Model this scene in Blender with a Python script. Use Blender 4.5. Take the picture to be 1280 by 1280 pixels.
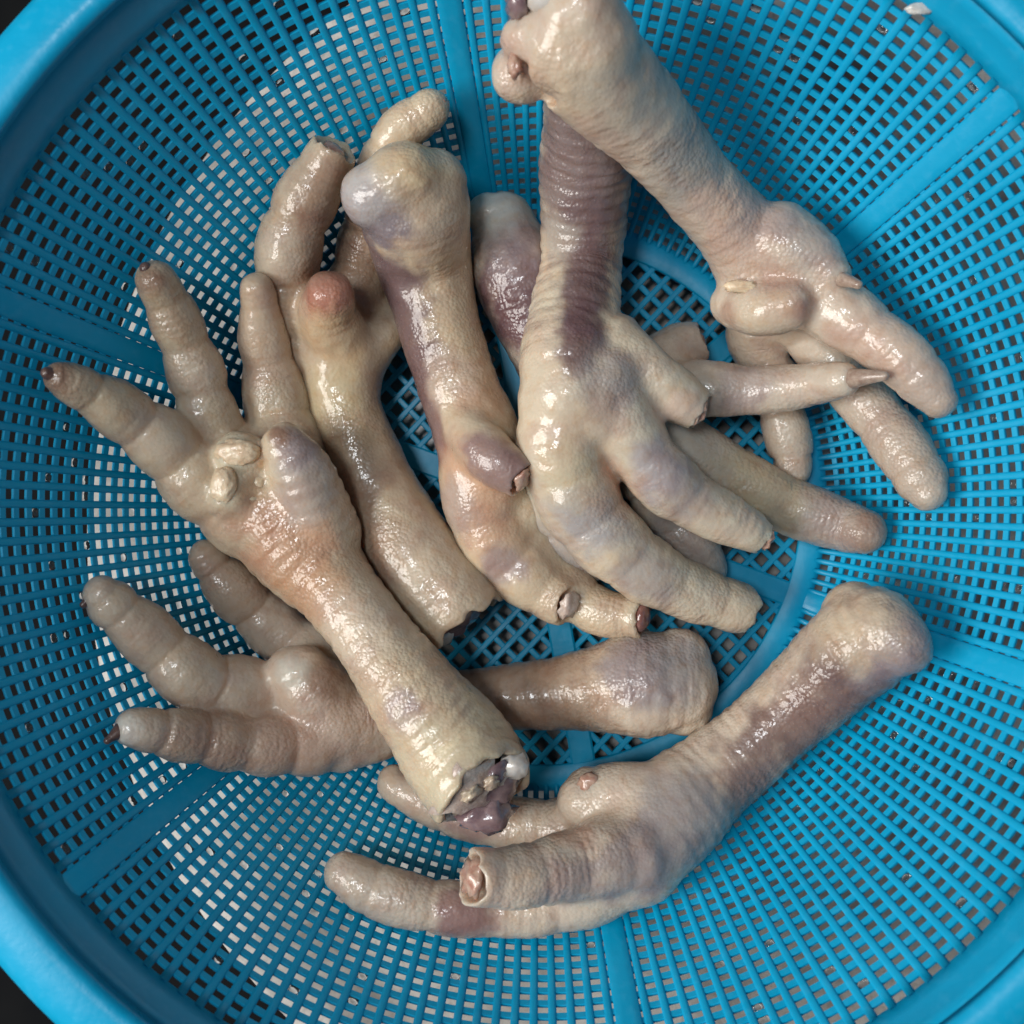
import bpy, bmesh, math, random
import numpy as np
from mathutils import Vector, Matrix

# ------------------------------------------------------------------ clear
for o in list(bpy.data.objects):
    bpy.data.objects.remove(o, do_unlink=True)
scene = bpy.context.scene
COL = scene.collection
CM = 0.01                       # everything below is laid out in centimetres
rng = np.random.default_rng(7)
random.seed(7)

# ------------------------------------------------------------------ camera
CAM_C = np.array([0.1, -0.6153, 26.352])
RX, RY = 0.0143, 0.0288
FPX = 1284.0
_cx, _sx, _cy, _sy = math.cos(RX), math.sin(RX), math.cos(RY), math.sin(RY)
CAM_R = np.array([[1, 0, 0], [0, _cx, -_sx], [0, _sx, _cx]]) @ np.array([[_cy, 0, _sy], [0, 1, 0], [-_sy, 0, _cy]])
cam = bpy.data.cameras.new('camera')
cam.sensor_width = 36.0
cam.lens = 36.0 * FPX / 1280.0
cam.clip_start = 0.01
cam.clip_end = 50.0
cam.dof.use_dof = True
cam.dof.focus_distance = 0.238
cam.dof.aperture_fstop = 17.0
cam_o = bpy.data.objects.new('camera', cam)
COL.objects.link(cam_o)
M4 = Matrix([[*CAM_R[0], CAM_C[0] * CM], [*CAM_R[1], CAM_C[1] * CM], [*CAM_R[2], CAM_C[2] * CM], [0, 0, 0, 1]])
cam_o.matrix_world = M4
scene.camera = cam_o

# ------------------------------------------------------------------ light
w = bpy.data.worlds.new('World')
scene.world = w
w.use_nodes = True
w.node_tree.nodes['Background'].inputs[0].default_value = (0.62, 0.78, 1.0, 1)
w.node_tree.nodes['Background'].inputs[1].default_value = 0.10


def area(name, az, el, dist, size, power, col):
    d = bpy.data.lights.new(name, 'AREA')
    d.shape = 'DISK'
    d.size = size
    d.energy = power
    d.color = col
    o = bpy.data.objects.new(name, d)
    COL.objects.link(o)
    a, e = math.radians(az), math.radians(el)
    v = Vector((math.cos(a) * math.cos(e), math.sin(a) * math.cos(e), math.sin(e)))
    o.location = v * dist
    o.rotation_euler = v.to_track_quat('Z', 'Y').to_euler()
    return o


area('key_lamp', 193, 42, 1.1, 0.62, 13.3, (1.0, 0.97, 0.92))
area('ceiling_lamp', 165, 76, 1.0, 0.20, 3.0, (0.93, 0.97, 1.0))
vs = scene.view_settings
vs.view_transform = 'Standard'
vs.look = 'None'
vs.exposure = 0.0
vs.gamma = 1.0
scene.render.engine = 'CYCLES'
cy = scene.cycles
cy.max_bounces = 6
cy.diffuse_bounces = 3
cy.glossy_bounces = 3
cy.transmission_bounces = 4
cy.transparent_max_bounces = 4
cy.caustics_reflective = False
cy.caustics_refractive = False


# ------------------------------------------------------------------ helpers
def vnoise(P, seed=0):
    """smooth value noise, -1..1, vectorised"""
    P = np.asarray(P, float)
    i = np.floor(P).astype(np.int64)
    f = P - i
    f = f * f * (3 - 2 * f)
    out = np.zeros(len(P))
    for dx in (0, 1):
        for dy in (0, 1):
            for dz in (0, 1):
                a = (i[:, 0] + dx) * 374761393 + (i[:, 1] + dy) * 668265263 + (i[:, 2] + dz) * 1274126177 + seed * 974634777
                a = (a ^ (a >> 13)) & 0x7fffffff
                a = (a * 1103515245 + 12345) & 0x7fffffff
                a = (a ^ (a >> 15)) & 0xffff
                h = a / 32767.5 - 1.0
                wt = (f[:, 0] if dx else 1 - f[:, 0]) * (f[:, 1] if dy else 1 - f[:, 1]) * (f[:, 2] if dz else 1 - f[:, 2])
                out += h * wt
    return out


def fbm(P, seed=0, oct=3):
    P = np.asarray(P, float)
    s, a, t = 0, 1.0, 0
    for k in range(oct):
        s = s + a * vnoise(P * (2 ** k) + 17.3 * k, seed + k)
        t += a
        a *= 0.5
    return s / t


def sstep(a, b, x):
    t = np.clip((x - a) / (b - a), 0, 1)
    return t * t * (3 - 2 * t)


def mesh_obj(name, verts, faces, mat, parent=None, smooth=True):
    me = bpy.data.meshes.new(name)
    me.from_pydata([tuple(float(c) * CM for c in v) for v in verts], [], [tuple(int(i) for i in f) for f in faces])
    me.update()
    if smooth:
        me.polygons.foreach_set('use_smooth', [True] * len(me.polygons))
    if mat:
        me.materials.append(mat)
    o = bpy.data.objects.new(name, me)
    COL.objects.link(o)
    if parent:
        o.parent = parent
    return o


def copy_part(src, parent, rot):
    c = src.copy()
    COL.objects.link(c)
    c.parent = parent
    c.rotation_euler = (0, 0, rot)
    return c


def empty(name, loc=(0, 0, 0)):
    o = bpy.data.objects.new(name, None)
    o.empty_display_size = 0.01
    COL.objects.link(o)
    return o


def tag(o, label=None, cat=None, group=None, kind=None):
    if label: o['label'] = label
    if cat: o['category'] = cat
    if group: o['group'] = group
    if kind: o['kind'] = kind
    return o


# ------------------------------------------------------------------ materials
def new_mat(name):
    m = bpy.data.materials.new(name)
    m.use_nodes = True
    nt = m.node_tree
    b = nt.nodes['Principled BSDF']
    return m, nt, b


def N(nt, t, **kw):
    n = nt.nodes.new(t)
    for k, v in kw.items():
        if k in n.inputs:
            n.inputs[k].default_value = v
        else:
            setattr(n, k, v)
    return n


def mixcol(nt, fac, a, b, blend='MIX'):
    n = nt.nodes.new('ShaderNodeMix')
    n.data_type = 'RGBA'
    n.blend_type = blend
    for sock, v in ((n.inputs[0], fac), (n.inputs[6], a), (n.inputs[7], b)):
        if hasattr(v, 'links') or isinstance(v, bpy.types.NodeSocket):
            nt.links.new(v, sock)
        else:
            sock.default_value = v
    return n.outputs[2]


def ramp(nt, src, lo, hi):
    n = nt.nodes.new('ShaderNodeMapRange')
    n.inputs[1].default_value = lo
    n.inputs[2].default_value = hi
    nt.links.new(src, n.inputs[0])
    return n.outputs[0]


def math_n(nt, op, a, b=None):
    n = nt.nodes.new('ShaderNodeMath')
    n.operation = op
    for i, v in enumerate((a, b)):
        if v is None: continue
        if isinstance(v, bpy.types.NodeSocket):
            nt.links.new(v, n.inputs[i])
        else:
            n.inputs[i].default_value = v
    return n.outputs[0]


def plastic_mat():
    m, nt, b = new_mat('blue_plastic')
    tc = N(nt, 'ShaderNodeTexCoord')
    geo = N(nt, 'ShaderNodeNewGeometry')
    n1 = N(nt, 'ShaderNodeTexNoise', Scale=45.0, Detail=5.0)
    n2 = N(nt, 'ShaderNodeTexNoise', Scale=420.0, Detail=4.0)
    for n in (n1, n2): nt.links.new(geo.outputs['Position'], n.inputs['Vector'])
    c = mixcol(nt, ramp(nt, n1.outputs[0], .3, .7), (0.001, 0.36, 0.62, 1), (0.002, 0.415, 0.70, 1))
    c = mixcol(nt, math_n(nt, 'MULTIPLY', ramp(nt, n2.outputs[0], .52, .8), 0.32), c, (0.07, 0.48, 0.76, 1))
    nt.links.new(c, b.inputs['Base Color'])
    nt.links.new(ramp(nt, n1.outputs[0], -0.2, 1.5), b.inputs['Roughness'])
    b.inputs['Subsurface Weight'].default_value = 0.0
    bp = N(nt, 'ShaderNodeBump', Strength=0.25, Distance=0.0004)
    nt.links.new(n2.outputs[0], bp.inputs['Height'])
    nt.links.new(bp.outputs[0], b.inputs['Normal'])
    tr = N(nt, 'ShaderNodeBsdfTranslucent')
    nt.links.new(c, tr.inputs[0])
    mx = N(nt, 'ShaderNodeMixShader')
    mx.inputs[0].default_value = 0.16
    nt.links.new(b.outputs[0], mx.inputs[1])
    nt.links.new(tr.outputs[0], mx.inputs[2])
    nt.links.new(mx.outputs[0], nt.nodes['Material Output'].inputs[0])
    return m


def skin_mat():
    m, nt, b = new_mat('wet_chicken_skin')
    geo = N(nt, 'ShaderNodeNewGeometry')
    pos = geo.outputs['Position']
    tint = N(nt, 'ShaderNodeAttribute', attribute_name='tint')
    along = N(nt, 'ShaderNodeAttribute', attribute_name='along')
    mask = N(nt, 'ShaderNodeAttribute', attribute_name='ringmask')
    nA = N(nt, 'ShaderNodeTexNoise', Scale=120.0, Detail=2.0, Roughness=0.6)
    nL = N(nt, 'ShaderNodeTexNoise', Scale=42.0, Detail=1.0)
    nt.links.new(pos, nL.inputs['Vector'])
    nB = N(nt, 'ShaderNodeTexNoise', Scale=380.0, Detail=2.0, Roughness=0.6)
    vo = N(nt, 'ShaderNodeTexVoronoi', Scale=1150.0)
    for n in (nA, nB, vo): nt.links.new(pos, n.inputs['Vector'])
    c = tint.outputs['Color']
    c = mixcol(nt, math_n(nt, 'MULTIPLY', ramp(nt, nA.outputs[0], .45, .68), 0.42), c, (0.74, 0.56, 0.58, 1), 'MULTIPLY')
    c = mixcol(nt, math_n(nt, 'MULTIPLY', ramp(nt, nB.outputs[0], .48, .72), 0.40), c, (0.88, 0.68, 0.50, 1), 'MULTIPLY')
    c = mixcol(nt, math_n(nt, 'MULTIPLY', ramp(nt, vo.outputs['Distance'], .22, .0), 0.16), c, (0.78, 0.70, 0.60, 1))
    nt.links.new(c, b.inputs['Base Color'])
    # transverse skin folds, following the length of each toe and shank
    wob = math_n(nt, 'MULTIPLY', nA.outputs[0], 16.0)
    ph = math_n(nt, 'ADD', math_n(nt, 'MULTIPLY', along.outputs['Fac'], 2 * math.pi / 0.19), wob)
    fold = math_n(nt, 'MULTIPLY', math_n(nt, 'MULTIPLY', math_n(nt, 'SINE', ph), mask.outputs['Fac']), math_n(nt, 'MULTIPLY', ramp(nt, nA.outputs[0], .42, .66), 0.42))
    pap = math_n(nt, 'MULTIPLY', vo.outputs['Distance'], -1.25)
    h = math_n(nt, 'ADD', math_n(nt, 'ADD', fold, pap), math_n(nt, 'MULTIPLY', nB.outputs[0], 1.3))
    h = math_n(nt, 'MULTIPLY', h, math_n(nt, 'ADD', math_n(nt, 'MULTIPLY', ramp(nt, nL.outputs[0], .38, .62), 0.75), 0.4))
    bp = N(nt, 'ShaderNodeBump', Strength=0.7, Distance=0.00022)
    nt.links.new(h, bp.inputs['Height'])
    nt.links.new(bp.outputs[0], b.inputs['Normal'])
    vm = nt.nodes.new('ShaderNodeMix')
    vm.data_type = 'VECTOR'
    vm.inputs[0].default_value = 0.5
    nt.links.new(geo.outputs['Normal'], vm.inputs[4])
    nt.links.new(bp.outputs[0], vm.inputs[5])
    nv = nt.nodes.new('ShaderNodeVectorMath')
    nv.operation = 'NORMALIZE'
    nt.links.new(vm.outputs[1], nv.inputs[0])
    nt.links.new(nv.outputs[0], b.inputs['Coat Normal'])
    nt.links.new(ramp(nt, nB.outputs[0], -0.1, 1.5), b.inputs['Roughness'])
    b.inputs['Subsurface Weight'].default_value = 0.6
    b.inputs['Subsurface Radius'].default_value = (1.0, 0.5, 0.32)
    b.inputs['Subsurface Scale'].default_value = 0.0042
    b.subsurface_method = 'BURLEY'
    b.inputs['Specular IOR Level'].default_value = 0.35
    b.inputs['Coat Weight'].default_value = 0.5
    b.inputs['Coat Roughness'].default_value = 0.085
    return m


def flesh_mat(name, ca, cb, rough, sc=500.0, coat=0.5, bump=0.5, sss=0.25):
    m, nt, b = new_mat(name)
    geo = N(nt, 'ShaderNodeNewGeometry')
    n1 = N(nt, 'ShaderNodeTexNoise', Scale=sc, Detail=5.0, Roughness=0.65)
    n2 = N(nt, 'ShaderNodeTexNoise', Scale=sc * 3.1, Detail=3.0)
    for n in (n1, n2): nt.links.new(geo.outputs['Position'], n.inputs['Vector'])
    nt.links.new(mixcol(nt, ramp(nt, n1.outputs[0], .35, .65), ca, cb), b.inputs['Base Color'])
    b.inputs['Roughness'].default_value = rough
    b.inputs['Coat Weight'].default_value = coat
    b.inputs['Coat Roughness'].default_value = 0.1
    b.inputs['Subsurface Weight'].default_value = sss
    b.inputs['Subsurface Radius'].default_value = (1.0, 0.5, 0.3)
    b.inputs['Subsurface Scale'].default_value = 0.0015
    b.subsurface_method = 'BURLEY'
    bp = N(nt, 'ShaderNodeBump', Strength=bump, Distance=0.0005)
    nt.links.new(n1.outputs[0], bp.inputs['Height'])
    bq = N(nt, 'ShaderNodeBump', Strength=bump * .6, Distance=0.0002)
    nt.links.new(n2.outputs[0], bq.inputs['Height'])
    nt.links.new(bp.outputs[0], bq.inputs['Normal'])
    nt.links.new(bq.outputs[0], b.inputs['Normal'])
    return m


PLASTIC = plastic_mat()
SKIN = skin_mat()
HORN = flesh_mat('claw_horn', (0.42, 0.32, 0.25, 1), (0.26, 0.17, 0.13, 1), 0.3, 700)
HORN_D = flesh_mat('dark_claw_horn', (0.16, 0.09, 0.07, 1), (0.07, 0.035, 0.03, 1), 0.3, 700)
FLESH = flesh_mat('dark_cut_flesh', (0.14, 0.085, 0.10, 1), (0.26, 0.18, 0.18, 1), 0.2, 260, 0.9)
RAW = flesh_mat('pink_cut_flesh', (0.36, 0.17, 0.12, 1), (0.48, 0.34, 0.26, 1), 0.25, 480, 0.7)
BONE = flesh_mat('white_cartilage', (0.58, 0.56, 0.54, 1), (0.50, 0.44, 0.38, 1), 0.25, 300, 0.8, 0.3)
FLAP = flesh_mat('torn_skin', (0.50, 0.42, 0.31, 1), (0.36, 0.26, 0.20, 1), 0.25, 420, 0.7, 0.8)
PALE_CUT = flesh_mat('pale_cut_tissue', (0.52, 0.43, 0.37, 1), (0.42, 0.31, 0.26, 1), 0.3, 520, 0.6, 0.9)
CALLUS = flesh_mat('peeling_callus', (0.70, 0.57, 0.40, 1), (0.60, 0.43, 0.28, 1), 0.4, 420, 0.4, 0.7, 0.5)


def table_mat():
    m, nt, b = new_mat('grey_stone_counter')
    geo = N(nt, 'ShaderNodeNewGeometry')
    n1 = N(nt, 'ShaderNodeTexNoise', Scale=30.0, Detail=7.0, Roughness=0.65)
    n2 = N(nt, 'ShaderNodeTexNoise', Scale=600.0, Detail=3.0)
    for n in (n1, n2): nt.links.new(geo.outputs['Position'], n.inputs['Vector'])
    c = mixcol(nt, ramp(nt, n1.outputs[0], .38, .62), (0.22, 0.205, 0.19, 1), (0.58, 0.55, 0.51, 1))
    c = mixcol(nt, math_n(nt, 'MULTIPLY', ramp(nt, n2.outputs[0], .55, .7), .4), c, (0.25, 0.23, 0.21, 1))
    nt.links.new(c, b.inputs['Base Color'])
    b.inputs['Roughness'].default_value = 0.35
    return m


def dark_mat():
    m, nt, b = new_mat('dark_floor')
    geo = N(nt, 'ShaderNodeNewGeometry')
    n1 = N(nt, 'ShaderNodeTexNoise', Scale=30.0, Detail=6.0)
    nt.links.new(geo.outputs['Position'], n1.inputs['Vector'])
    nt.links.new(mixcol(nt, n1.outputs[0], (0.004, 0.005, 0.007, 1), (0.014, 0.014, 0.014, 1)), b.inputs['Base Color'])
    b.inputs['Roughness'].default_value = 0.9
    b.inputs['Specular IOR Level'].default_value = 0.08
    return m


def water_mat():
    m, nt, b = new_mat('water')
    b.inputs['Base Color'].default_value = (0.95, 0.98, 1, 1)
    b.inputs['Roughness'].default_value = 0.03
    b.inputs['IOR'].default_value = 1.33
    b.inputs['Transmission Weight'].default_value = 1.0
    geo = N(nt, 'ShaderNodeNewGeometry')
    n1 = N(nt, 'ShaderNodeTexNoise', Scale=700.0, Detail=1.0)
    nt.links.new(geo.outputs['Position'], n1.inputs['Vector'])
    bp = N(nt, 'ShaderNodeBump', Strength=0.3, Distance=0.0004)
    nt.links.new(n1.outputs[0], bp.inputs['Height'])
    nt.links.new(bp.outputs[0], b.inputs['Normal'])
    return m


WATER = water_mat()
TABLE_Z = -0.9

# ------------------------------------------------------------------ setting
def box_verts(pts, z0, z1):
    n = len(pts)
    v = [(x, y, z1) for x, y in pts] + [(x, y, z0) for x, y in pts]
    f = [tuple(range(n))] + [tuple(reversed(range(n, 2 * n)))] + [((i + 1) % n, i, n + i, n + (i + 1) % n) for i in range(n)]
    return v, f


def round_top(cx, cy, r, z0, z1, n=128):
    sec = [(0.02, z1), (r - .25, z1), (r - .07, z1 - .07), (r, z1 - .25), (r, z0), (0.02, z0)]
    v, f = [], []
    for k in range(n):
        a = 2 * math.pi * k / n
        v += [(cx + q * math.cos(a), cy + q * math.sin(a), z) for q, z in sec]
    for k in range(n):
        for i in range(5):
            k2 = (k + 1) % n
            f.append((k * 6 + i + 1, k2 * 6 + i + 1, k2 * 6 + i, k * 6 + i))
    return v, f


v, f = round_top(5.8, -0.8, 18.0, TABLE_Z - 2.5, TABLE_Z)
tag(mesh_obj('tabletop', v, f, table_mat(), smooth=False), kind='structure')
v, f = box_verts([(-200, -200), (200, -200), (200, 200), (-200, 200)], -32.0, -30.0)
tag(mesh_obj('floor', v, f, dark_mat(), smooth=False), kind='structure')

# ------------------------------------------------------------------ colander
RF, RM, ZM = 7.5, 11.88, 6.5            # base ring, last hole row, its height
# inner profile, floor -> corner -> wall
def make_profile():
    pts = [(6.75, 0.0)]
    # rounded corner between the floor (z=0) and the wall line
    wd = np.array([RM - RF, ZM]) / math.hypot(RM - RF, ZM)
    c0 = np.array([RF, 0.0])
    L = 0.55
    a, b = c0 - np.array([L, 0]), c0 + wd * L
    for t in np.linspace(0, 1, 9):
        p = (1 - t) ** 2 * a + 2 * t * (1 - t) * c0 + t ** 2 * b
        pts.append(tuple(p))
    for t in np.linspace(0.12, 1, 10):
        p = b + (np.array([RM, ZM]) - b) * t
        # slight belly in the wall
        bow = 0.16 * math.sin(math.pi * t)
        pts.append((p[0] + bow * wd[1], p[1] - bow * wd[0]))
    pts.append((11.97, 6.77))
    return np.array(pts)


PROF = make_profile()
_seg = np.r_[0, np.cumsum(np.hypot(*np.diff(PROF, axis=0).T))]
PLEN = _seg[-2]


def prof(s):
    r = np.interp(s, _seg, PROF[:, 0]); z = np.interp(s, _seg, PROF[:, 1])
    e = 0.05
    dr = np.interp(s + e, _seg, PROF[:, 0]) - np.interp(s - e, _seg, PROF[:, 0])
    dz = np.interp(s + e, _seg, PROF[:, 1]) - np.interp(s - e, _seg, PROF[:, 1])
    n = math.hypot(dr, dz)
    return r, z, dr / n, dz / n        # tangent; outward normal = (dz,-dr)


def lathe(sec, seg=180, closed=True):
    """sec: list of (r,z) polygon"""
    v, f = [], []
    n = len(sec)
    for k in range(seg):
        a = 2 * math.pi * k / seg
        for r, z in sec:
            v.append((r * math.cos(a), r * math.sin(a), z))
    for k in range(seg):
        k2 = (k + 1) % seg
        for i in range(n if closed else n - 1):
            j = (i + 1) % n
            f.append((k * n + i, k2 * n + i, k2 * n + j, k * n + j))
    return v, f


colander = tag(empty('colander'), 'round bright blue plastic colander with square holes and six solid ribs', 'colander')
# solid band and rim
v, f = lathe([(11.86, 6.46), (11.96, 6.75), (12.04, 7.1), (12.09, 7.5), (12.26, 7.5), (12.22, 7.1), (12.14, 6.7), (12.06, 6.4), (11.98, 6.34)], 220)
wall = mesh_obj('wall', v, f, PLASTIC, colander)
v, f = lathe([(12.05, 7.44), (12.09, 7.6), (12.2, 7.69), (12.38, 7.73), (12.68, 7.71), (13.0, 7.62), (13.25, 7.46), (13.38, 7.22), (13.4, 6.85),
              (13.24, 6.85), (13.22, 7.15), (13.12, 7.34), (12.92, 7.48), (12.65, 7.55), (12.4, 7.56), (12.24, 7.5)], 220)
mesh_obj('rim', v, f, PLASTIC, colander)

RIBS = [math.radians(40 + 60 * k) for k in range(6)]
NCOL = 174


def strip_mesh(s0, s1, w0, w1, top0, bot, n=22, bev=0.03, taper=False):
    """bar following the wall profile at angle 0; widths w0 (low) to w1 (high)"""
    v, f = [], []
    m = 8
    for k in range(n):
        s = s0 + (s1 - s0) * k / (n - 1)
        r, z, dr, dz = prof(s)
        hw = (w0 + (w1 - w0) * k / (n - 1)) / 2
        nx, nz = dz, -dr
        top = top0
        if taper and k in (0, n - 1): top = -0.03
        if taper and k in (1, n - 2): top = 0.01
        for y, d in ((-hw, bot), (-hw, top - bev), (-hw + bev, top - bev * .3), (-hw * .35, top), (hw * .35, top), (hw - bev, top - bev * .3), (hw, top - bev), (hw, bot)):
            v.append((r - nx * d, y, z - nz * d))
    for k in range(n - 1):
        for i in range(m):
            j = (i + 1) % m
            f.append((k * m + i, k * m + j, (k + 1) * m + j, (k + 1) * m + i))
    f.append(tuple(range(m)))
    f.append(tuple(reversed(range((n - 1) * m, n * m))))
    return v, f


v, f = strip_mesh(0.32, PLEN + 0.0, 0.138, 0.19, 0.025, -0.10)
bar0 = mesh_obj('radial_bar', v, f, PLASTIC, wall)
first = True
for k in range(NCOL):
    a = math.radians(40) + 2 * math.pi * k / NCOL
    if k % (NCOL // 6) == 0:
        continue
    if first:
        bar0.rotation_euler = (0, 0, a)
        first = False
    else:
        copy_part(bar0, wall, a)
v, f = strip_mesh(0.1, PLEN + 0.22, 0.46, 0.57, 0.04, -0.14, n=30, taper=True)
rib0 = mesh_obj('rib', v, f, PLASTIC, wall)
for k, a in enumerate(RIBS):
    if k == 0:
        rib0.rotation_euler = (0, 0, a)
    else:
        copy_part(rib0, wall, a)
NROW = 26
for k in range(NROW):
    s = 0.85 + (PLEN - 0.85) * (k + 0.0) / NROW
    r, z, dr, dz = prof(s)
    nx, nz = dz, -dr
    h = 0.058
    sec = []
    for t, d in ((-h, 0.005), (h, 0.005), (h + .01, .03), (h, 0.1), (-h, 0.1), (-h - .01, .03)):
        sec.append((r + dr * t + nx * d, z + dz * t + nz * d))
    v, f = lathe(sec, NCOL)
    mesh_obj('hoop_bar', v, f, PLASTIC, wall, smooth=False)

# base: ring, foot, ribs, hub, diamond lattice
v, f = lathe([(6.72, -0.2), (6.70, 0.02), (6.74, 0.05), (7.2, 0.06), (7.36, 0.02), (7.42, -0.2), (7.36, TABLE_Z + 0.02), (7.16, TABLE_Z + 0.02), (7.12, -0.2)], 160)
base = mesh_obj('base', v, f, PLASTIC, colander)
PITCH = 0.43
rc = 6.74
for th, zz in ((math.radians(47), -0.02), (math.radians(-45), -0.035)):
    k = -16
    while k <= 16:
        off = (k + 0.5) * PITCH
        k += 1
        if abs(off) > rc - 0.05: continue
        L = math.sqrt(rc * rc - off * off)
        d = np.array([math.cos(th), math.sin(th)]); nn = np.array([-d[1], d[0]])
        v = []
        for e in (-1, 1):
            c = nn * off + d * L * e
            for y, z in ((-.07, -.16), (-.075, -.02), (-.045, .0), (.045, .0), (.075, -.02), (.07, -.16)):
                v.append((c[0] + nn[0] * y, c[1] + nn[1] * y, z + zz))
        f = [(i, (i + 1) % 6, 6 + (i + 1) % 6, 6 + i) for i in range(6)]
        mesh_obj('lattice_bar', v, f, PLASTIC, base, smooth=False)
v = []
for r in (0.9, 6.75):
    for y, z in ((-.3, -.2), (-.31, .0), (-.26, .035), (.26, .035), (.31, .0), (.3, -.2)):
        v.append((r, y, z))
f = [(i, (i + 1) % 6, 6 + (i + 1) % 6, 6 + i) for i in range(6)]
br0 = mesh_obj('base_rib', v, f, PLASTIC, base, smooth=False)
for k, a in enumerate(RIBS):
    if k == 0:
        br0.rotation_euler = (0, 0, a)
    else:
        copy_part(br0, base, a)
v, f = lathe([(0.01, -0.2), (0.01, .045), (0.9, .045), (1.0, .02), (1.02, -.2)], 48)
mesh_obj('hub', v, f, PLASTIC, base)

# ------------------------------------------------------------------ where a traced point stands above the colander's inside
_pp = np.vstack([[(0.0, 0.0)], PROF, [(13.4, 9.2)]])


def surf_dist(P):
    r = math.hypot(P[0], P[1]); z = P[2]
    A, B = _pp[:-1], _pp[1:]
    d = B - A
    t = np.clip(((np.array([r, z]) - A) * d).sum(1) / (d * d).sum(1), 0, 1)
    q = A + d * t[:, None]
    dd = np.hypot(q[:, 0] - r, q[:, 1] - z)
    i = dd.argmin()
    zz = np.interp(r, _pp[:, 0], _pp[:, 1])
    return dd[i] if z > zz else -dd[i]


def ray(x, y):
    d = np.array([(x - 640) / FPX, -(y - 640) / FPX, -1.0])
    d = CAM_R @ d
    return d / -d[2]


def P(x, y, h):
    d = ray(x, y)
    lo, hi = 8.0, 30.0           # distance down the ray (cm in z)
    for _ in range(40):
        m = (lo + hi) / 2
        if surf_dist(CAM_C + d * m) > h: lo = m
        else: hi = m
    return CAM_C + d * lo


def project(V):
    q = (V - CAM_C) @ CAM_R
    return np.stack([640 + FPX * q[:, 0] / -q[:, 2], 640 - FPX * q[:, 1] / -q[:, 2]], 1), -q[:, 2]


def node(n):
    x, y, h, rp = n[:4]
    p = P(x, y, h)
    for _ in range(3):
        rc_ = rp * (CAM_C[2] - p[2]) / FPX
        p = P(x, y, max(h, rc_ * 0.96 + 0.05))
    return np.array([*p, rc_])


def catmull(K, step=0.09):
    K = np.array(K)
    out = []
    n = len(K)
    for i in range(n - 1):
        p0 = K[i - 1] if i > 0 else 2 * K[0] - K[1]
        p1, p2 = K[i], K[i + 1]
        p3 = K[i + 2] if i + 2 < n else 2 * K[-1] - K[-2]
        L = np.linalg.norm(p2[:3] - p1[:3])
        m = max(2, int(L / step))
        for t in np.linspace(0, 1, m, endpoint=False):
            q = 0.5 * ((2 * p1) + (-p0 + p2) * t + (2 * p0 - 5 * p1 + 4 * p2 - p3) * t * t + (-p0 + 3 * p1 - 3 * p2 + p3) * t ** 3)
            out.append(q)
    out.append(K[-1])
    out = np.array(out)
    out[:, 3] = np.maximum(out[:, 3], 0.08)
    return out


def frames(C):
    T = np.gradient(C, axis=0)
    T /= np.linalg.norm(T, axis=1)[:, None]
    u = np.cross(T[0], [0, 0, 1.0])
    if np.linalg.norm(u) < 1e-3: u = np.array([1.0, 0, 0])
    u /= np.linalg.norm(u)
    U, V = [], []
    for t in T:
        u = u - t * np.dot(u, t)
        u /= np.linalg.norm(u)
        U.append(u.copy())
        V.append(np.cross(t, u))
    return T, np.array(U), np.array(V)


def tube(S, start='round', end='round', pads=0, depth=0.07, m=26, seed=0):
    """verts, faces of a closed tapering tube along samples S (x,y,z,r)"""
    C, R = S[:, :3], S[:, 3].copy()
    s = np.r_[0, np.cumsum(np.linalg.norm(np.diff(C, axis=0), axis=1))]
    if pads:
        ph = (s[-1] - s) / pads
        R *= 1 + depth * (np.abs(np.sin(np.pi * (ph + 0.25 + 0.15 * seed))) ** 0.6 - 0.80)
    T, U, V = frames(C)
    rings = []

    def ring(c, r, u, v, k=0):
        a = np.linspace(0, 2 * np.pi, m, endpoint=False)
        return c + r * (np.cos(a)[:, None] * u + np.sin(a)[:, None] * v)

    def cap(i, sign, kind):
        out = []
        c, r, t, u, v = C[i], R[i], T[i] * sign, U[i], V[i]
        if kind == 'round':
            for a in np.radians([25, 48, 68, 83]):
                out.append(ring(c + t * r * 0.9 * math.sin(a), r * math.cos(a), u, v))
            tip = c + t * r * 0.9
        else:                                   # cut: jagged lip, then a hollow
            jag = rng.normal(0, 0.07, m) * r + 0.10 * r * np.sin(np.linspace(0, 2 * np.pi, m, endpoint=False) * 2 + rng.uniform(0, 6))
            q = ring(c + t * r * 0.12, r * 1.0, u, v) + t * jag[:, None]
            out.append(q)
            out.append(ring(c + t * r * 0.14, r * 0.86, u, v) + t * jag[:, None])
            dp = float(kind[3:] or 0.45)
            out.append(ring(c - t * r * dp * .6, r * 0.72, u, v))
            out.append(ring(c - t * r * dp, r * 0.45, u, v))
            tip = c - t * r * dp * 1.05
        return out, tip

    pre, tip0 = cap(0, -1, start)
    post, tip1 = cap(len(C) - 1, 1, end)
    rings = list(reversed(pre)) + [ring(C[i], R[i], U[i], V[i]) for i in range(len(C))] + post
    v = np.vstack(rings + [tip0[None], tip1[None]])
    f = []
    for k in range(len(rings) - 1):
        for i in range(m):
            j = (i + 1) % m
            f.append((k * m + i, k * m + j, (k + 1) * m + j, (k + 1) * m + i))
    n0 = len(rings) * m
    for i in range(m):
        j = (i + 1) % m
        f.append((n0, j, i))
        f.append((n0 + 1, (len(rings) - 1) * m + i, (len(rings) - 1) * m + j))
    return v, f, s


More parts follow.
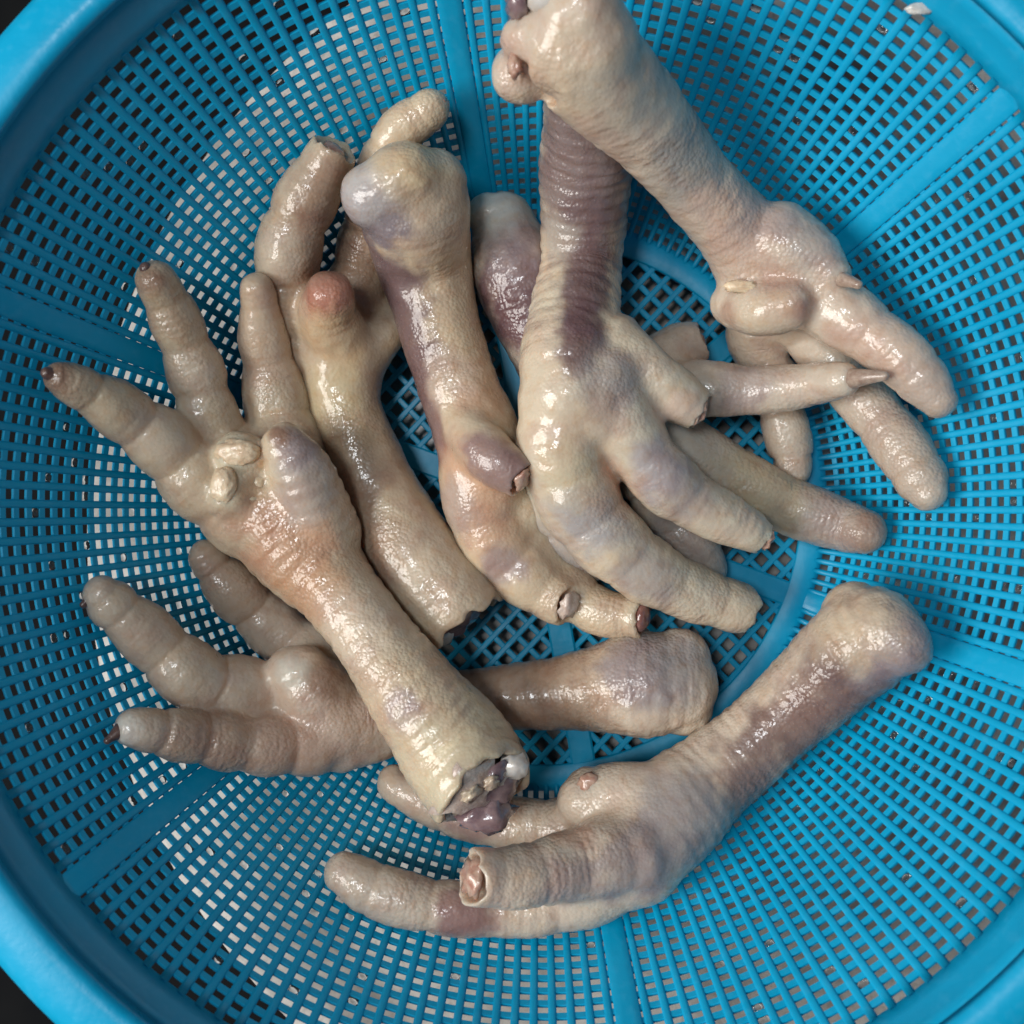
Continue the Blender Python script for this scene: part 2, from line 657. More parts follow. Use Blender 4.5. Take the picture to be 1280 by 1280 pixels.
CREAM = (0.60, 0.475, 0.335)
PALE = (0.61, 0.50, 0.395)
PINK = (0.59, 0.43, 0.34)
LILAC = (0.31, 0.245, 0.245)
PURPLE = (0.15, 0.085, 0.09)
ORANGE = (0.56, 0.335, 0.215)
RED = (0.40, 0.21, 0.15)
GREY = (0.37, 0.32, 0.30)
YELLOW = (0.62, 0.50, 0.28)
BROWN = (0.27, 0.16, 0.11)
WHITE = (0.74, 0.70, 0.62)


def voxelise(name, verts, faces, size):
    me = bpy.data.meshes.new(name)
    me.from_pydata(verts.tolist(), [], faces)
    o = bpy.data.objects.new(name, me)
    COL.objects.link(o)
    md = o.modifiers.new('r', 'REMESH')
    md.mode = 'VOXEL'
    md.voxel_size = size
    md.use_smooth_shade = True
    dg = bpy.context.evaluated_depsgraph_get()
    me2 = bpy.data.meshes.new_from_object(o.evaluated_get(dg))
    bpy.data.objects.remove(o, do_unlink=True)
    bpy.data.meshes.remove(me)
    return me2


def smooth_verts(V, E, it, wt):
    n = len(V)
    deg = np.bincount(E.ravel(), minlength=n).astype(float)[:, None]
    for _ in range(it):
        S = np.zeros_like(V)
        for c in range(3):
            S[:, c] = np.bincount(E[:, 0], V[E[:, 1], c], n) + np.bincount(E[:, 1], V[E[:, 0], c], n)
        V = V + wt * (S / deg - V)
    return V


def vnormals(me):
    a = np.zeros(len(me.vertices) * 3)
    me.vertex_normals.foreach_get('vector', a)
    return a.reshape(-1, 3)


def lump(name, center, radii, mat, parent, rough=0.25, freq=6.0, seed=0, axis=None, sub=3):
    """irregular solid lump: radii along axis / across"""
    bm = bmesh.new()
    bmesh.ops.create_icosphere(bm, subdivisions=sub, radius=1.0)
    V = np.array([v.co[:] for v in bm.verts])
    F = [tuple(v.index for v in f.verts) for f in bm.faces]
    bm.free()
    V = V * (1 + rough * fbm(V * freq / 3 + seed * 5.1, seed)[:, None] + rough * .4 * vnoise(V * freq + seed, seed + 3)[:, None])
    R = np.eye(3)
    if axis is not None:
        z = np.array(axis) / np.linalg.norm(axis)
        x = np.cross(z, [0.3, 0.2, 0.93]); x /= np.linalg.norm(x)
        R = np.stack([x, np.cross(z, x), z])
    V = (V * np.array(radii)) @ R + center
    return mesh_obj(name, V, F, mat, parent)


def claw_mesh(p0, p1, r, mat, parent, bend=0.15, blunt=0.25):
    p0, p1 = np.array(p0), np.array(p1)
    d = p1 - p0
    L = np.linalg.norm(d)
    up = np.array([0, 0, 1.0]) - d * d[2] / L ** 2
    up /= max(np.linalg.norm(up), 1e-6)
    K = []
    for t in np.linspace(0, 1, 6):
        q = p0 + d * t + up * bend * L * math.sin(math.pi * t)
        K.append([*q, r * (1 - (1 - blunt) * t)])
    v, f, _ = tube(catmull(K, 0.05), m=12)
    return mesh_obj('claw', v, f, mat, parent)


FEET = {}


def foot(label, limbs, base, spots=(), blobs=(), smooth=6, warts=(), soft=()):
    """limbs: (nodes, opts) traced; blobs: extra swellings; spots: (x,y,radius cm,colour,strength)"""
    root = empty('chicken_foot')
    tag(root, label, 'chicken foot', 'chicken feet piled in the colander')
    av, af, n0 = [], [], 0
    S_all, s_all, id_all, L_all, ends = [], [], [], [], []
    for li, (nodes, o) in enumerate(limbs):
        K = [node(n) for n in nodes]
        S = catmull(K)
        v, f, s = tube(S, o.get('start', 'round'), o.get('end', 'round'), o.get('pads', 0), o.get('depth', 0.13), seed=li)
        av.append(v)
        af += [tuple(i + n0 for i in q) for q in f]
        n0 += len(v)
        S_all.append(S); s_all.append(s); id_all.append(np.full(len(S), li)); L_all.append(np.full(len(S), s[-1]))
        T = np.gradient(S[:, :3], axis=0)
        T /= np.linalg.norm(T, axis=1)[:, None]
        ends.append((S[0], -T[0], S[-1], T[-1]))
    for bl in blobs:
        k = node(bl)
        bm = bmesh.new()
        bmesh.ops.create_icosphere(bm, subdivisions=3, radius=k[3])
        V = np.array([v.co[:] for v in bm.verts]) + k[:3]
        F = [tuple(v.index for v in f.verts) for f in bm.faces]
        bm.free()
        av.append(V)
        af += [tuple(i + n0 for i in q) for q in F]
        n0 += len(V)
    me = voxelise('skin', np.vstack(av), af, 0.058)
    nV = len(me.vertices)
    V = np.zeros(nV * 3); me.vertices.foreach_get('co', V); V = V.reshape(-1, 3)
    E = np.zeros(len(me.edges) * 2, int); me.edges.foreach_get('vertices', E); E = E.reshape(-1, 2)
    # nearest limb, distance along it
    S = np.vstack(S_all); s = np.concatenate(s_all); ids = np.concatenate(id_all); Lm = np.concatenate(L_all)
    nl = len(limbs)
    best = np.full((nV, nl), 1e9)
    along = np.zeros((nV, nl))
    for li in range(nl):
        k = ids == li
        Sk, sk = S[k], s[k]
        Tk = np.gradient(Sk[:, :3], axis=0); Tk /= np.linalg.norm(Tk, axis=1)[:, None]
        for a in range(0, nV, 20000):
            D = np.linalg.norm(V[a:a + 20000, None] - Sk[None, :, :3], axis=2) - Sk[None, :, 3]
            i = D.argmin(1)
            best[a:a + 20000, li] = D[np.arange(len(i)), i]
            along[a:a + 20000, li] = sk[i] + ((V[a:a + 20000] - Sk[i, :3]) * Tk[i]).sum(1)
    order = np.sort(best, axis=1)
    lim = best.argmin(1)
    al = along[np.arange(nV), lim]
    gap = (order[:, 1] - order[:, 0]) if nl > 1 else np.ones(nV)
    mask = sstep(0.08, 0.35, gap)
    # more smoothing in the webs between limbs
    Vs = smooth_verts(V, E, smooth, 0.5)
    Vj = smooth_verts(Vs, E, 16, 0.5)
    wj = (1 - sstep(0.02, 0.35, gap))[:, None]
    V = Vs * (1 - wj) + Vj * wj
    if soft:
        Vk = smooth_verts(V, E, 60, 0.6)
        px, dep = project(V)
        ws = np.zeros(nV)
        for (x, y, rad) in soft:
            d = np.linalg.norm(V - surf_point(V, px, dep, x, y), axis=1)
            ws = np.maximum(ws, 1 - sstep(rad * .6, rad, d))
        V = V + (Vk - V) * ws[:, None]
    me.vertices.foreach_set('co', V.ravel()); me.update()
    Nn = vnormals(me)
    # joint creases, scutes, lumps
    sd = len(FEET) * 11
    scu = np.array([o.get('scute', 1.0) for _, o in limbs])[lim]
    crm = np.array([o.get('crease', 1.0) for _, o in limbs])[lim]
    padL = np.array([o.get('pads', 0) for _, o in limbs])[lim]
    Lv = np.array([x[-1] for x in s_all])[lim]
    wob = 0.09 * fbm(V * 1.3, sd)
    ph = np.where(padL > 0, (Lv - al + wob) / np.where(padL > 0, padL, 1) + 0.25 + 0.15 * lim, 0.5)
    fr = np.abs((ph % 1.0) - 0.0); fr = np.minimum(fr, 1 - fr) * np.where(padL > 0, padL, 1)
    crease = np.where(padL > 0, np.exp(-(fr / 0.05) ** 2), 0)
    scut = np.sin(2 * np.pi * (al + 0.12 * fbm(V * 2.2, sd + 5)) / 0.34)
    scm = sstep(-0.1, 0.35, fbm(V * 0.9, sd + 9))
    disp = -0.040 * crease * mask * crm * (0.25 + 0.75 * sstep(-0.35, 0.3, fbm(V * 1.1, sd + 51))) + 0.006 * scut * (scm * np.minimum(scu, 1) + np.maximum(scu - 1, 0)) * mask + 0.05 * fbm(V * 1.3, sd + 2) + 0.012 * vnoise(V * 4.0, sd + 3)
    px, dep = project(V)
    for (x, y, rad, amt) in warts:
        c = surf_point(V, px, dep, x, y)
        d = np.linalg.norm(V - c, axis=1)
        wgt = 1 - sstep(rad * .5, rad, d)
        disp += wgt * amt * np.maximum(0, vnoise(V * 4.6, sd + 21)) * 0.9
    V = V + Nn * disp[:, None]
    me.vertices.foreach_set('co', (V * CM).ravel())
    me.update()
    # skin colours
    col = np.tile(np.array(base), (nV, 1))
    nz = fbm(V * 0.55, sd + 31)[:, None]
    col = col * (1 + 0.10 * nz) + np.array([0.03, 0.0, -0.02]) * nz
    ln = 0.48 * fbm(V * 2.0, sd + 41, 4)
    for sp in spots:
        x, y, rad, c, st = sp
        ctr = surf_point(V, px, dep, x, y)
        d = np.linalg.norm(V - ctr, axis=1) / (rad * 1.25) + ln
        wgt = (min(1, st * 1.2) * (1 - sstep(0.4, 1.0, d)))[:, None]
        col = col * (1 - wgt) + np.array(c) * wgt
    col = np.clip(col * 0.88, 0.01, 0.9)
    at = me.attributes.new('tint', 'FLOAT_COLOR', 'POINT')
    at.data.foreach_set('color', np.hstack([col, np.ones((nV, 1))]).ravel())
    at = me.attributes.new('along', 'FLOAT', 'POINT'); at.data.foreach_set('value', al)
    at = me.attributes.new('ringmask', 'FLOAT', 'POINT'); at.data.foreach_set('value', mask)
    me.materials.clear(); me.materials.append(SKIN)
    me.polygons.foreach_set('use_smooth', [True] * len(me.polygons))
    o = bpy.data.objects.new('skin', me)
    COL.objects.link(o); o.parent = root
    FEET[label] = root
    return root, ends


def surf_point(V, px, dep, x, y):
    d = np.hypot(px[:, 0] - x, px[:, 1] - y)
    k = np.where(d < 7)[0]
    if len(k) == 0:
        k = d.argsort()[:1]
    return V[k[dep[k].argmin()]]


def end_lump(ends, li, which, name, mat, parent, scale=0.6, inset=0.1, flat=0.6, rough=.25, seed=0, side=(0, 0, 0)):
    S0, T0, S1, T1 = ends[li]
    S_, T_ = (S0, T0) if which == 0 else (S1, T1)
    r = S_[3]
    return lump(name, S_[:3] - T_ * r * inset + np.array(side) * r, (r * scale, r * scale, r * scale * flat), mat, parent, rough, 6, seed, T_)


def end_claw(ends, li, tip, r, mat, parent, back=0.25, bend=0.12, blunt=.25):
    S1, T1 = ends[li][2], ends[li][3]
    p0 = S1[:3] + T1 * S1[3] * (0.55 - back)
    p1 = node((tip[0], tip[1], tip[2], 6))[:3]
    return claw_mesh(p0, p1, r, mat, parent, bend, blunt)


TO = dict(pads=1.05, depth=.13)
# --- foot with a purple shank lying deepest, its claw pointing right
r5, e5 = foot('chicken foot mostly hidden under the centre foot, long pale claw pointing right', [
    ([(628, 276, 1.2, 40), (648, 340, 1.2, 58), (675, 420, 1.1, 48), (720, 490, 1.0, 48), (785, 525, .95, 50)], {}),
    ([(790, 510, 1.2, 44), (860, 487, 1.6, 38), (940, 488, 1.95, 32), (1010, 481, 2.1, 28), (1055, 475, 2.1, 23)], dict(pads=1.5, depth=.07, crease=.3)),
    ([(810, 535, 1.0, 46), (900, 588, .9, 40), (980, 630, .8, 37), (1050, 655, .7, 34), (1082, 665, .65, 28)], dict(pads=1.5, depth=.06, crease=.35)),
    ([(790, 550, .9, 46), (840, 640, .8, 42), (872, 695, .7, 34), (882, 712, .6, 28)], TO),
    ([(800, 480, 1.1, 44), (845, 437, 1.0, 32), (876, 428, 1.0, 26)], dict(end='cut')),
], PALE, [(640, 380, 1.6, PURPLE, .85), (650, 300, 1.0, LILAC, .6), (606, 262, .7, WHITE, .7), (1010, 660, 1.6, GREY, .6), (960, 620, 1.4, YELLOW, .4),
          (1090, 670, .7, BROWN, .45), (870, 680, 1.5, GREY, .6), (930, 470, .8, LILAC, .5)], blobs=[(610, 268, 1.2, 28)], warts=[(620, 330, 1.6, .05)])
end_claw(e5, 1, (1106, 470, 2.15), 0.26, HORN, r5, .35, .08, .4)
end_lump(e5, 4, 1, 'cut_tip', RAW, r5, .55, .1)

# --- orange backed foot, shank running down to a hollow cut end
r4, e4 = foot('chicken foot with orange heel, shank cut open beside the centre of the colander', [
    ([(428, 440, 1.2, 58), (432, 510, 1.2, 46), (470, 600, 1.2, 47), (515, 690, 1.3, 57), (560, 752, 1.4, 62), (574, 772, 1.4, 62)], dict(end='cut1.1')),
    ([(425, 430, 1.5, 46), (410, 393, 2.15, 38), (412, 368, 2.45, 32)], {}),
    ([(400, 430, 1.1, 50), (365, 370, .9, 44), (362, 310, .9, 42), (388, 240, .9, 38), (418, 186, .9, 30)], dict(pads=1.3, end='cut.3')),
    ([(440, 400, .9, 44), (455, 320, .8, 36), (470, 240, .8, 32), (490, 175, .8, 28), (530, 142, .8, 28), (542, 134, .8, 22)], TO),
    ([(450, 440, 1.2, 42), (480, 415, 1.1, 30), (500, 395, 1.0, 25)], {}),
], CREAM, [(412, 374, 1.05, (.44, .20, .14), .85), (425, 430, 1.0, (.64, .46, .28), .7), (400, 330, 1.1, BROWN, .6), (420, 250, 1.0, BROWN, .6), (440, 340, 1.2, BROWN, .6),
           (400, 520, 1.2, YELLOW, .4), (420, 600, 1.3, BROWN, .45), (460, 690, 1.2, BROWN, .45), (350, 330, .7, PALE, .5), (545, 700, 1.3, PALE, .3)], warts=[(412, 372, .9, .03)])
end_lump(e4, 0, 1, 'flesh_end', FLESH, r4, .70, .30, .5, .35, 3, (.05, -.25, -.1))
end_lump(e4, 0, 1, 'bone_end', BONE, r4, .34, .05, .8, .25, 4, (-.35, -.35, .1))
end_lump(e4, 2, 1, 'cut_tip', RAW, r4, .5, .05, .5, .3, 5)
end_lump(e4, 3, 1, 'cut_tip', RAW, r4, .55, -.6, .6, .3, 6)

# --- lower left foot lying under the big left foot
r7, e7 = foot('chicken foot with round greyish knuckle lying underneath, toes spread at lower left', [
    ([(845, 855, 1.4, 58), (800, 855, 1.4, 67), (740, 862, 1.2, 53), (680, 868, 1.0, 45), (600, 875, .9, 40), (520, 885, .9, 48), (450, 895, 1.0, 62), (410, 900, 1.0, 60)], dict(scute=2.0)),
    ([(420, 915, .9, 52), (350, 930, .9, 40), (270, 925, .8, 36), (200, 915, .75, 31), (165, 910, .7, 24)], dict(pads=1.0, depth=.17, crease=1.2)),
    ([(400, 880, .8, 50), (320, 865, .8, 42), (250, 850, .75, 42), (190, 800, .7, 38), (140, 755, .65, 32), (126, 742, .65, 24)], dict(pads=1.35, depth=.17, crease=1.1)),
    ([(410, 850, .8, 50), (350, 790, .8, 38), (300, 745, .7, 34), (264, 704, .65, 27), (256, 694, .65, 22)], dict(pads=1.35, depth=.17, crease=1.1)),
    ([(425, 885, 1.3, 48), (392, 862, 1.75, 46), (376, 842, 1.9, 38)], {}),
    ([(420, 830, 1.0, 36), (396, 800, 1.1, 22), (386, 790, 1.1, 15)], {}),
], PALE, [(640, 880, 1.6, ORANGE, .45), (560, 880, 1.5, BROWN, .55), (720, 840, 1.3, (.55, .38, .25), .5), (700, 905, 1.3, BROWN, .4), (820, 820, 1.3, GREY, .75), (790, 830, .9, LILAC, .5),
          (420, 920, 1.4, PINK, .6), (360, 945, 1.2, (.5, .33, .25), .6), (250, 945, 1.3, BROWN, .5), (362, 832, .45, (.66, .6, .5), .8), (415, 850, .5, BROWN, .6), (270, 730, 1.4, (.45, .33, .24), .6),
          (200, 800, 1.8, (.5, .4, .29), .5), (160, 905, .4, WHITE, .6)], blobs=[(848, 826, 1.4, 42), (856, 884, 1.4, 36), (365, 840, 1.7, 33)], warts=[(820, 900, 1.6, .05), (375, 838, .8, .05)], soft=[(820, 850, 1.8)])
end_claw(e7, 1, (134, 926, .55), .22, HORN_D, r7, .2, .05, .3)
end_claw(e7, 2, (104, 756, .5), .16, HORN_D, r7, .3, .05, .4)

# --- bottom foot
r8, e8 = foot('chicken foot at the bottom right, warty pale knuckle leaning on the wall, toes curled left', [
    ([(1104, 788, 1.6, 52), (1078, 803, 1.5, 63), (1020, 855, 1.3, 56), (950, 920, 1.2, 52), (890, 970, 1.2, 56), (845, 1010, 1.2, 66), (795, 1055, 1.2, 66)], dict(scute=2.0)),
    ([(800, 1072, .9, 56), (720, 1122, .75, 40), (640, 1138, .7, 33), (540, 1132, .7, 34), (470, 1112, .65, 34), (427, 1090, .65, 26)], dict(pads=1.35, depth=.10, crease=.7)),
    ([(790, 1062, 1.5, 54), (715, 1082, 1.9, 44), (645, 1096, 2.2, 39), (592, 1096, 2.5, 36)], dict(pads=1.0, depth=.07, crease=.4, end='cut.5')),
    ([(780, 1030, 1.0, 50), (700, 1035, .9, 38), (640, 1030, .8, 34), (560, 1010, .7, 32), (500, 985, .65, 24), (492, 974, .65, 20)], dict(pads=1.2, depth=.12)),
    ([(815, 1005, 1.6, 52), (768, 997, 1.8, 44), (728, 1003, 1.8, 36)], {}),
], PALE, [(1075, 865, 1.4, (.17, .105, .095), .9), (1010, 925, 1.3, (.19, .12, .1), .9), (945, 985, 1.1, (.22, .15, .13), .8), (1000, 890, .9, (.26, .17, .14), .6), (1120, 820, 1.1, LILAC, .7), (1060, 770, 1.1, CREAM, .6),
          (870, 1040, 1.3, GREY, .7), (800, 1090, 1.0, LILAC, .6), (720, 1120, .9, LILAC, .5), (590, 1145, .8, (.27, .15, .14), .75), (850, 985, 1.0, GREY, .5),
          (590, 1020, .8, (.34, .22, .2), .7), (720, 1040, .5, (.55, .34, .24), .6), (650, 1090, .8, PINK, .3)], blobs=[(1068, 766, 1.6, 40), (1126, 806, 1.5, 40), (1098, 778, 1.6, 46), (735, 985, 1.9, 28)], soft=[(1090, 785, 1.9)],
    warts=[(1030, 810, 2.2, .03), (1100, 760, 1.5, .015)])
end_lump(e8, 2, 1, 'cut_tip', RAW, r8, .66, -.02, .5, .45, 7, (0, 0, .12))
k = node((737, 980, 2.42, 12)); lump('cut_tip', k[:3], (.27, .26, .2), RAW, r8, .3, 6, 8)

# --- centre left foot
r3, e3 = foot('chicken foot left of centre with bulbous bluish knuckle and purple stained shank', [
    ([(504, 222, 2.3, 50), (516, 252, 2.2, 70), (530, 330, 1.9, 60), (552, 420, 1.7, 51), (575, 490, 1.7, 51), (598, 550, 1.7, 55), (607, 605, 1.6, 58)], {}),
    ([(603, 600, 1.6, 56), (613, 660, 1.5, 48), (650, 710, 1.4, 43), (690, 743, 1.5, 34), (710, 756, 1.75, 28)], dict(pads=1.1, depth=.1, crease=.5, end='cut.3')),
    ([(582, 532, 2.3, 32), (612, 570, 2.85, 33), (652, 598, 3.05, 27)], dict(end='cut.4')),
    ([(640, 640, 1.2, 44), (690, 715, 1.1, 34), (745, 762, 1.4, 31), (800, 771, 1.75, 27)], dict(pads=1.1, depth=.1, crease=.6, end='cut.4')),
], CREAM, [(455, 290, 1.2, (.22, .18, .19), .85), (495, 400, 1.0, (.17, .11, .105), .9), (470, 340, 1.0, (.19, .125, .125), .85), (515, 470, 1.0, (.19, .12, .115), .9), (535, 550, .9, (.24, .15, .14), .8), (520, 510, .8, (.2, .13, .12), .8),
           (440, 240, .8, (.45, .42, .41), .7), (510, 190, .9, YELLOW, .35), (590, 620, 1.2, ORANGE, .7), (600, 480, .9, ORANGE, .5), (630, 690, .8, ORANGE, .35), (605, 565, .8, (.30, .20, .18), .8), (640, 590, .8, (.30, .20, .18), .8), (560, 640, .8, GREY, .5),
           (625, 715, .6, LILAC, .6), (560, 470, .7, PALE, .5), (570, 270, .8, (.45, .34, .26), .5)], blobs=[(468, 245, 2.2, 44), (545, 226, 2.2, 40), (510, 214, 2.3, 40), (655, 636, 1.5, 32)],
    warts=[(510, 240, 1.2, .05), (560, 480, 1.0, .04)], soft=[(510, 235, 1.9)])
end_lump(e3, 1, 1, 'cut_tip', PALE_CUT, r3, .66, -.08, .5, .5, 9, (0, 0, .22))
end_lump(e3, 2, 1, 'cut_tip', RAW, r3, .6, -.05, .5, .5, 10, (0, 0, .2))
end_lump(e3, 3, 1, 'cut_tip', flesh_mat('maroon_cut_tip', (.15, .06, .05, 1), (.25, .11, .09, 1), .15, 400, .9, .3), r3, .70, -.06, .55, .15, 11, (0, 0, .22))

# --- centre foot, back up, toes to the lower right
r2, e2 = foot('greyish chicken foot in the centre, ridged purple shank vertical, toes fanned to lower right', [
    ([(738, 110, 1.6, 58), (732, 220, 1.7, 58), (726, 320, 1.9, 52), (718, 400, 2.3, 58), (712, 450, 2.7, 64), (715, 500, 2.8, 64)], dict(scute=3.2)),
    ([(705, 500, 2.7, 60), (703, 570, 2.6, 55), (733, 640, 2.3, 52), (790, 700, 2.1, 44), (850, 735, 1.7, 38), (900, 752, 1.4, 33), (930, 762, 1.2, 31)], dict(pads=1.25, depth=.08, crease=.4, end='cut.12')),
    ([(750, 480, 2.8, 58), (790, 545, 2.8, 42), (830, 600, 2.6, 42), (880, 635, 2.4, 34), (930, 660, 2.2, 29), (953, 672, 2.1, 22)], dict(pads=1.4, depth=.08, crease=.35, end='cut.3')),
    ([(765, 440, 2.6, 50), (810, 465, 2.8, 34), (845, 495, 2.7, 34), (870, 513, 2.6, 27)], dict(end='cut.35')),
    ([(690, 600, 1.6, 45), (702, 660, 1.2, 38), (740, 700, .9, 30)], TO),
], (.60, .51, .39), [(735, 230, 2.0, (.25, .19, .175), .85), (735, 170, 1.6, (.24, .18, .17), .85), (738, 280, .8, (.18, .12, .12), .8), (735, 320, .75, (.17, .11, .11), .8), (730, 360, .7, (.16, .10, .10), .8), (726, 395, .65, PURPLE, .85), (722, 425, .55, PURPLE, .75), (725, 440, .5, (.2, .14, .13), .6), (690, 300, .6, (.40, .35, .30), .6),
                     (770, 490, .9, GREY, .7), (830, 595, .8, (.38, .335, .33), .8), (860, 620, .7, LILAC, .5), (730, 660, .9, (.40, .36, .345), .8), (770, 610, .7, (.52, .34, .24), .5), (740, 540, .9, (.55, .40, .28), .4),
                     (800, 730, .8, GREY, .6), (700, 700, 1.0, GREY, .7), (860, 520, .5, PINK, .6), (710, 600, .8, YELLOW, .25)],
    blobs=[(740, 505, 2.7, 62), (760, 545, 2.5, 34)], warts=[])
end_lump(e2, 2, 1, 'cut_tip', RAW, r2, .62, -.15, .6, .55, 12, (0, 0, .2))
end_lump(e2, 3, 1, 'cut_tip', RAW, r2, .7, -.08, .5, .6, 13, (0, 0, .2))

# --- top right foot, palm up
r1, e1 = foot('chicken foot at the top right, palm up, big cut knuckle at the top edge', [
    ([(672, 74, 2.9, 48), (705, 64, 2.9, 68), (760, 105, 2.8, 67), (815, 165, 2.5, 55), (870, 230, 2.1, 48), (920, 287, 1.7, 51), (955, 335, 1.4, 60)], dict(start='cut.2')),
    ([(985, 350, 1.5, 52), (1052, 393, 1.5, 41), (1108, 432, 1.4, 36), (1150, 472, 1.2, 33), (1174, 502, 1.1, 22)], dict(pads=1.3, depth=.08, crease=.6)),
    ([(1000, 390, 1.0, 44), (1034, 440, .8, 36), (1085, 505, .7, 35), (1128, 562, .7, 34), (1152, 602, .7, 32), (1160, 616, .7, 25)], dict(pads=1.4, depth=.08, crease=.6)),
    ([(950, 380, 1.0, 50), (950, 430, .8, 37), (972, 500, .7, 31), (988, 560, .6, 28), (991, 590, .6, 22)], dict(pads=1.2)),
    ([(970, 300, 1.5, 50), (1015, 325, 1.5, 40), (1038, 345, 1.6, 28)], {}),
    ([(920, 378, 2.2, 33), (955, 385, 2.45, 35), (992, 381, 2.3, 32)], {}),
], PALE, [(720, 110, 1.3, CREAM, .6), (800, 80, 1.4, (.46, .40, .33), .5), (880, 200, 1.3, (.36, .33, .30), .65), (640, 80, .6, PINK, .6), (930, 290, 1.3, PINK, .8), (975, 350, .6, (.42, .26, .2), .6), (1005, 395, .45, (.34, .2, .15), .7), (905, 395, .35, (.45, .3, .22), .6),
          (960, 270, .8, LILAC, .4), (1010, 310, .8, GREY, .5), (1110, 440, 1.5, PINK, .55), (1130, 560, 1.5, (.5, .40, .32), .7), (950, 400, .8, CREAM, .5), (1165, 490, .8, (.46, .36, .3), .6)],
    blobs=[(722, 22, 2.8, 60), (652, 92, 2.7, 38), (650, 50, 2.9, 30), (740, 60, 3.0, 62)], warts=[(690, 60, 1.4, .03)], soft=[(700, 60, 2.0)])
end_claw(e1, 4, (1073, 356, 1.9), .22, HORN, r1, .3, .1, .45)
k = node((648, 4, 2.6, 20)); lump('flesh_end', k[:3], (.26, .34, .4), FLESH, r1, .5, 6, 14)
k = node((684, -8, 2.8, 20)); lump('bone_end', k[:3], (.42, .36, .36), BONE, r1, .2, 5, 15)
k = node((643, 82, 3.3, 10)); lump('cut_tip', k[:3], (.14, .28, .2), RAW, r1, .4, 6, 16)
k = node((928, 358, 2.72, 10)); lump('callus', k[:3], (.42, .14, .14), CALLUS, r1, .5, 8, 17)

# --- big left foot, palm up
r6, e6 = foot('large chicken foot on the left, palm up with cracked callus, shank cut at lower centre', [
    ([(600, 982, 2.9, 70), (570, 937, 3.0, 72), (520, 870, 3.0, 60), (465, 795, 2.7, 50), (420, 735, 2.3, 52), (385, 695, 2.0, 66), (350, 640, 1.8, 78)], dict(start='cut.35', scute=2.2)),
    ([(310, 640, 1.7, 60), (260, 608, 1.4, 50), (200, 550, 1.1, 42), (130, 500, .9, 34), (85, 477, .8, 25), (74, 472, .8, 20)], dict(pads=1.25, depth=.17, crease=1.2)),
    ([(310, 590, 1.5, 55), (268, 535, 1.2, 38), (245, 465, 1.0, 36), (215, 390, .8, 31), (194, 350, .8, 25)], dict(pads=1.15, depth=.17, crease=1.2)),
    ([(360, 590, 1.6, 55), (350, 520, 1.5, 46), (335, 450, 1.3, 35), (325, 390, 1.3, 27), (321, 360, 1.3, 22)], dict(pads=1.4)),
    ([(405, 668, 2.2, 48), (390, 620, 2.75, 42), (370, 578, 3.1, 38), (354, 554, 3.2, 29)], dict(scute=2.5)),
], CREAM, [(340, 690, 1.2, ORANGE, .75), (380, 740, 1.1, (.55, .33, .2), .7), (370, 660, 1.0, ORANGE, .5), (390, 600, 1.0, (.44, .37, .32), .7), (380, 552, .6, LILAC, .7), (430, 780, 1.0, PALE, .5), (500, 885, .55, (.36, .27, .27), .7),
           (560, 950, 1.6, (.62, .53, .36), .6), (630, 930, 1.0, (.5, .42, .3), .5), (120, 500, 1.6, (.47, .37, .26), .6), (200, 390, 1.5, (.46, .36, .25), .6), (70, 470, .5, BROWN, .7), (190, 345, .45, BROWN, .6),
           (230, 480, .8, PALE, .5), (200, 545, .8, PALE, .4), (330, 440, 1.4, PINK, .4), (270, 610, .7, CREAM, .5), (343, 538, .28, BROWN, .8), (300, 585, .85, (.68, .57, .41), .8), (318, 614, .35, (.5, .33, .2), .6)],
    blobs=[(300, 572, 2.25, 36), (325, 598, 2.25, 40), (290, 618, 2.15, 36)], warts=[(340, 720, 1.2, .03), (298, 568, .75, .08), (285, 605, .6, .07), (322, 600, .6, .08)])
end_claw(e6, 1, (58, 466, .8), .21, HORN_D, r6, .35, .05, .6)
end_claw(e6, 2, (182, 335, .8), .23, HORN_D, r6, .3, .0, .6)
for (x, y, h, rad, sd) in ((298, 566, 2.62, (.52, .32, .24), 21), (280, 606, 2.50, (.30, .44, .22), 23), (324, 598, 2.68, (.26, .36, .2), 24), (306, 624, 2.56, (.3, .16, .18), 28)):
    k = node((x, y, h, 10)); lump('callus', k[:3], rad, CALLUS, r6, .24, 5, sd, sub=4)
end_lump(e6, 0, 0, 'flesh_end', PALE_CUT, r6, .82, .16, .55, .5, 25, (-.06, -.05, .06))
end_lump(e6, 0, 0, 'flesh_end', FLESH, r6, .55, -.02, .6, .5, 29, (.22, .0, -.12))
end_lump(e6, 0, 0, 'bone_end', BONE, r6, .28, .02, .9, .3, 26, (.62, .38, .12))
for q, (sx, sy, sz, sc_) in enumerate(((-.38, -.28, .3, .26), (-.55, -.42, -.05, .24), (-.1, -.05, .62, .2), (.25, .12, .5, .18), (-.3, -.45, -.4, .3))):
    end_lump(e6, 0, 0, 'skin_flap', FLAP, r6, sc_ * .85, .06, .6, .7, 40 + q, (sx, sy, sz))
k = node((606, 1016, 2.35, 10)); lump('flesh_end', k[:3], (.62, .45, .5), FLESH, r6, .5, 7, 48)

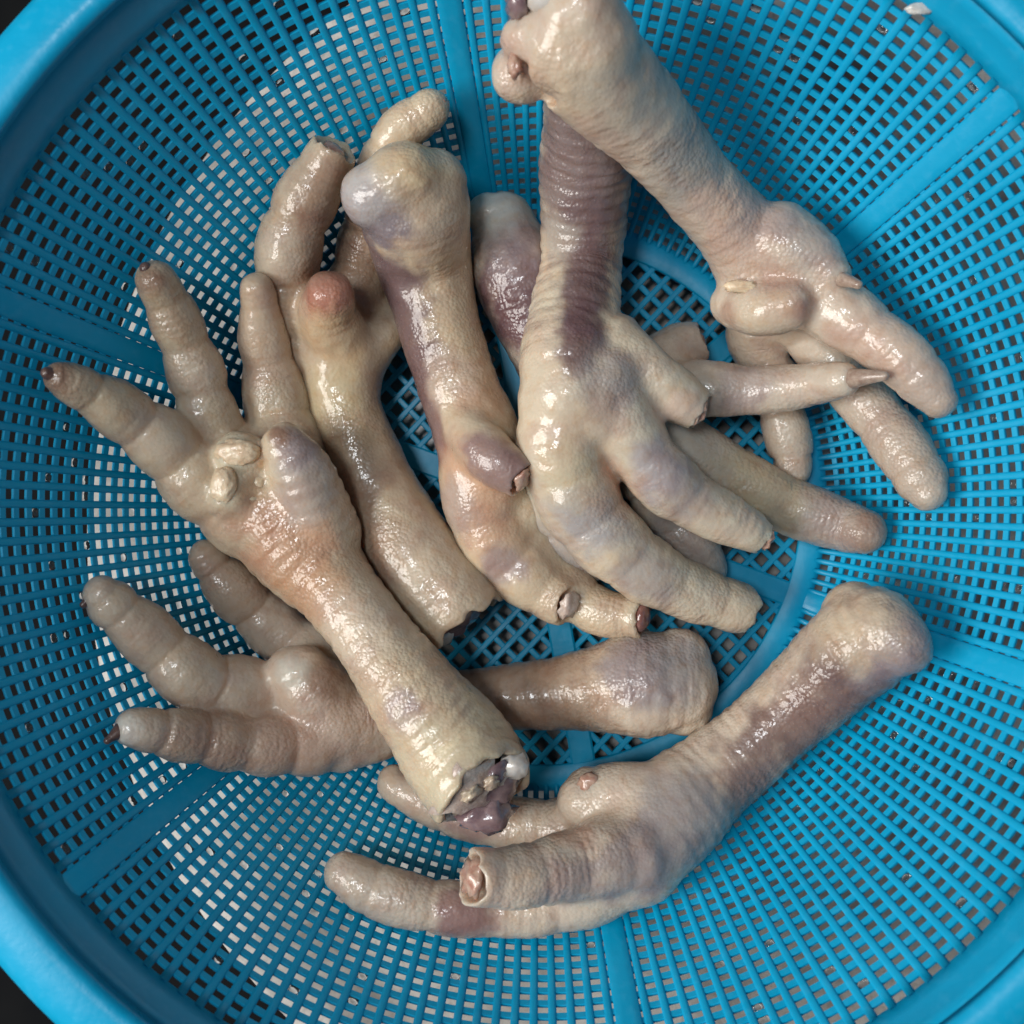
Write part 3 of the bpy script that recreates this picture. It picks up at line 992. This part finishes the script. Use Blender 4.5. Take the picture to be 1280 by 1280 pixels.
# ------------------------------------------------------------------ water caught in the holes and on the plastic
WV, WF, wn = [], [], 0
bm = bmesh.new(); bmesh.ops.create_icosphere(bm, subdivisions=2, radius=1.0)
ICO = np.array([v.co[:] for v in bm.verts]); ICOF = [tuple(v.index for v in f.verts) for f in bm.faces]; bm.free()


def drop(c, n, a, b, h):
    global wn
    n = np.array(n) / np.linalg.norm(n)
    x = np.cross(n, [0.21, 0.1, 0.97]); x /= np.linalg.norm(x); y = np.cross(n, x)
    V = ICO[:, :1] * a * x + ICO[:, 1:2] * b * y + ICO[:, 2:] * h * n
    WV.append(V + c); WF.extend([tuple(i + wn for i in q) for q in ICOF]); wn += len(ICO)


for _ in range(260):
    col_i = rng.integers(NCOL); row = rng.integers(NROW - 1)
    if col_i % 29 in (0, 28): continue
    a = math.radians(40) + 2 * math.pi * (col_i + .5) / NCOL
    s = 0.85 + (PLEN - .85) * (row + .5) / NROW
    r, z, dr, dz = prof(s)
    nx, nz = dz, -dr
    c = np.array([(r + nx * .06) * math.cos(a), (r + nx * .06) * math.sin(a), z + nz * .06])
    sz = rng.uniform(.09, .14)
    drop(c, (-nx * math.cos(a), -nx * math.sin(a), -nz), sz, sz, rng.uniform(.02, .05))
for _ in range(12):
    a = rng.uniform(0, 2 * math.pi); t = rng.uniform(0, 1)
    r, z = 11.93 + .14 * t, 6.66 + .76 * t
    n = np.array([-.97 * math.cos(a), -.97 * math.sin(a), .2])
    sz = rng.uniform(.02, .07)
    drop(np.array([r * math.cos(a), r * math.sin(a), z]), n, sz, sz * rng.uniform(.7, 1.3), sz * .4)
tag(mesh_obj('water_droplets', np.vstack(WV), WF, WATER), 'clear water droplets caught in the holes and on the blue band', 'water', kind='stuff')
scrap_p = P(1150, 10, .05)
o = lump('skin_scrap', scrap_p, (.28, .12, .06), flesh_mat('grey_scrap', (.4, .38, .36, 1), (.55, .53, .5, 1), .3, 600), None, .5, 7, 31)
tag(o, 'small pale scrap of skin stuck on the blue band at the top right', 'scrap')
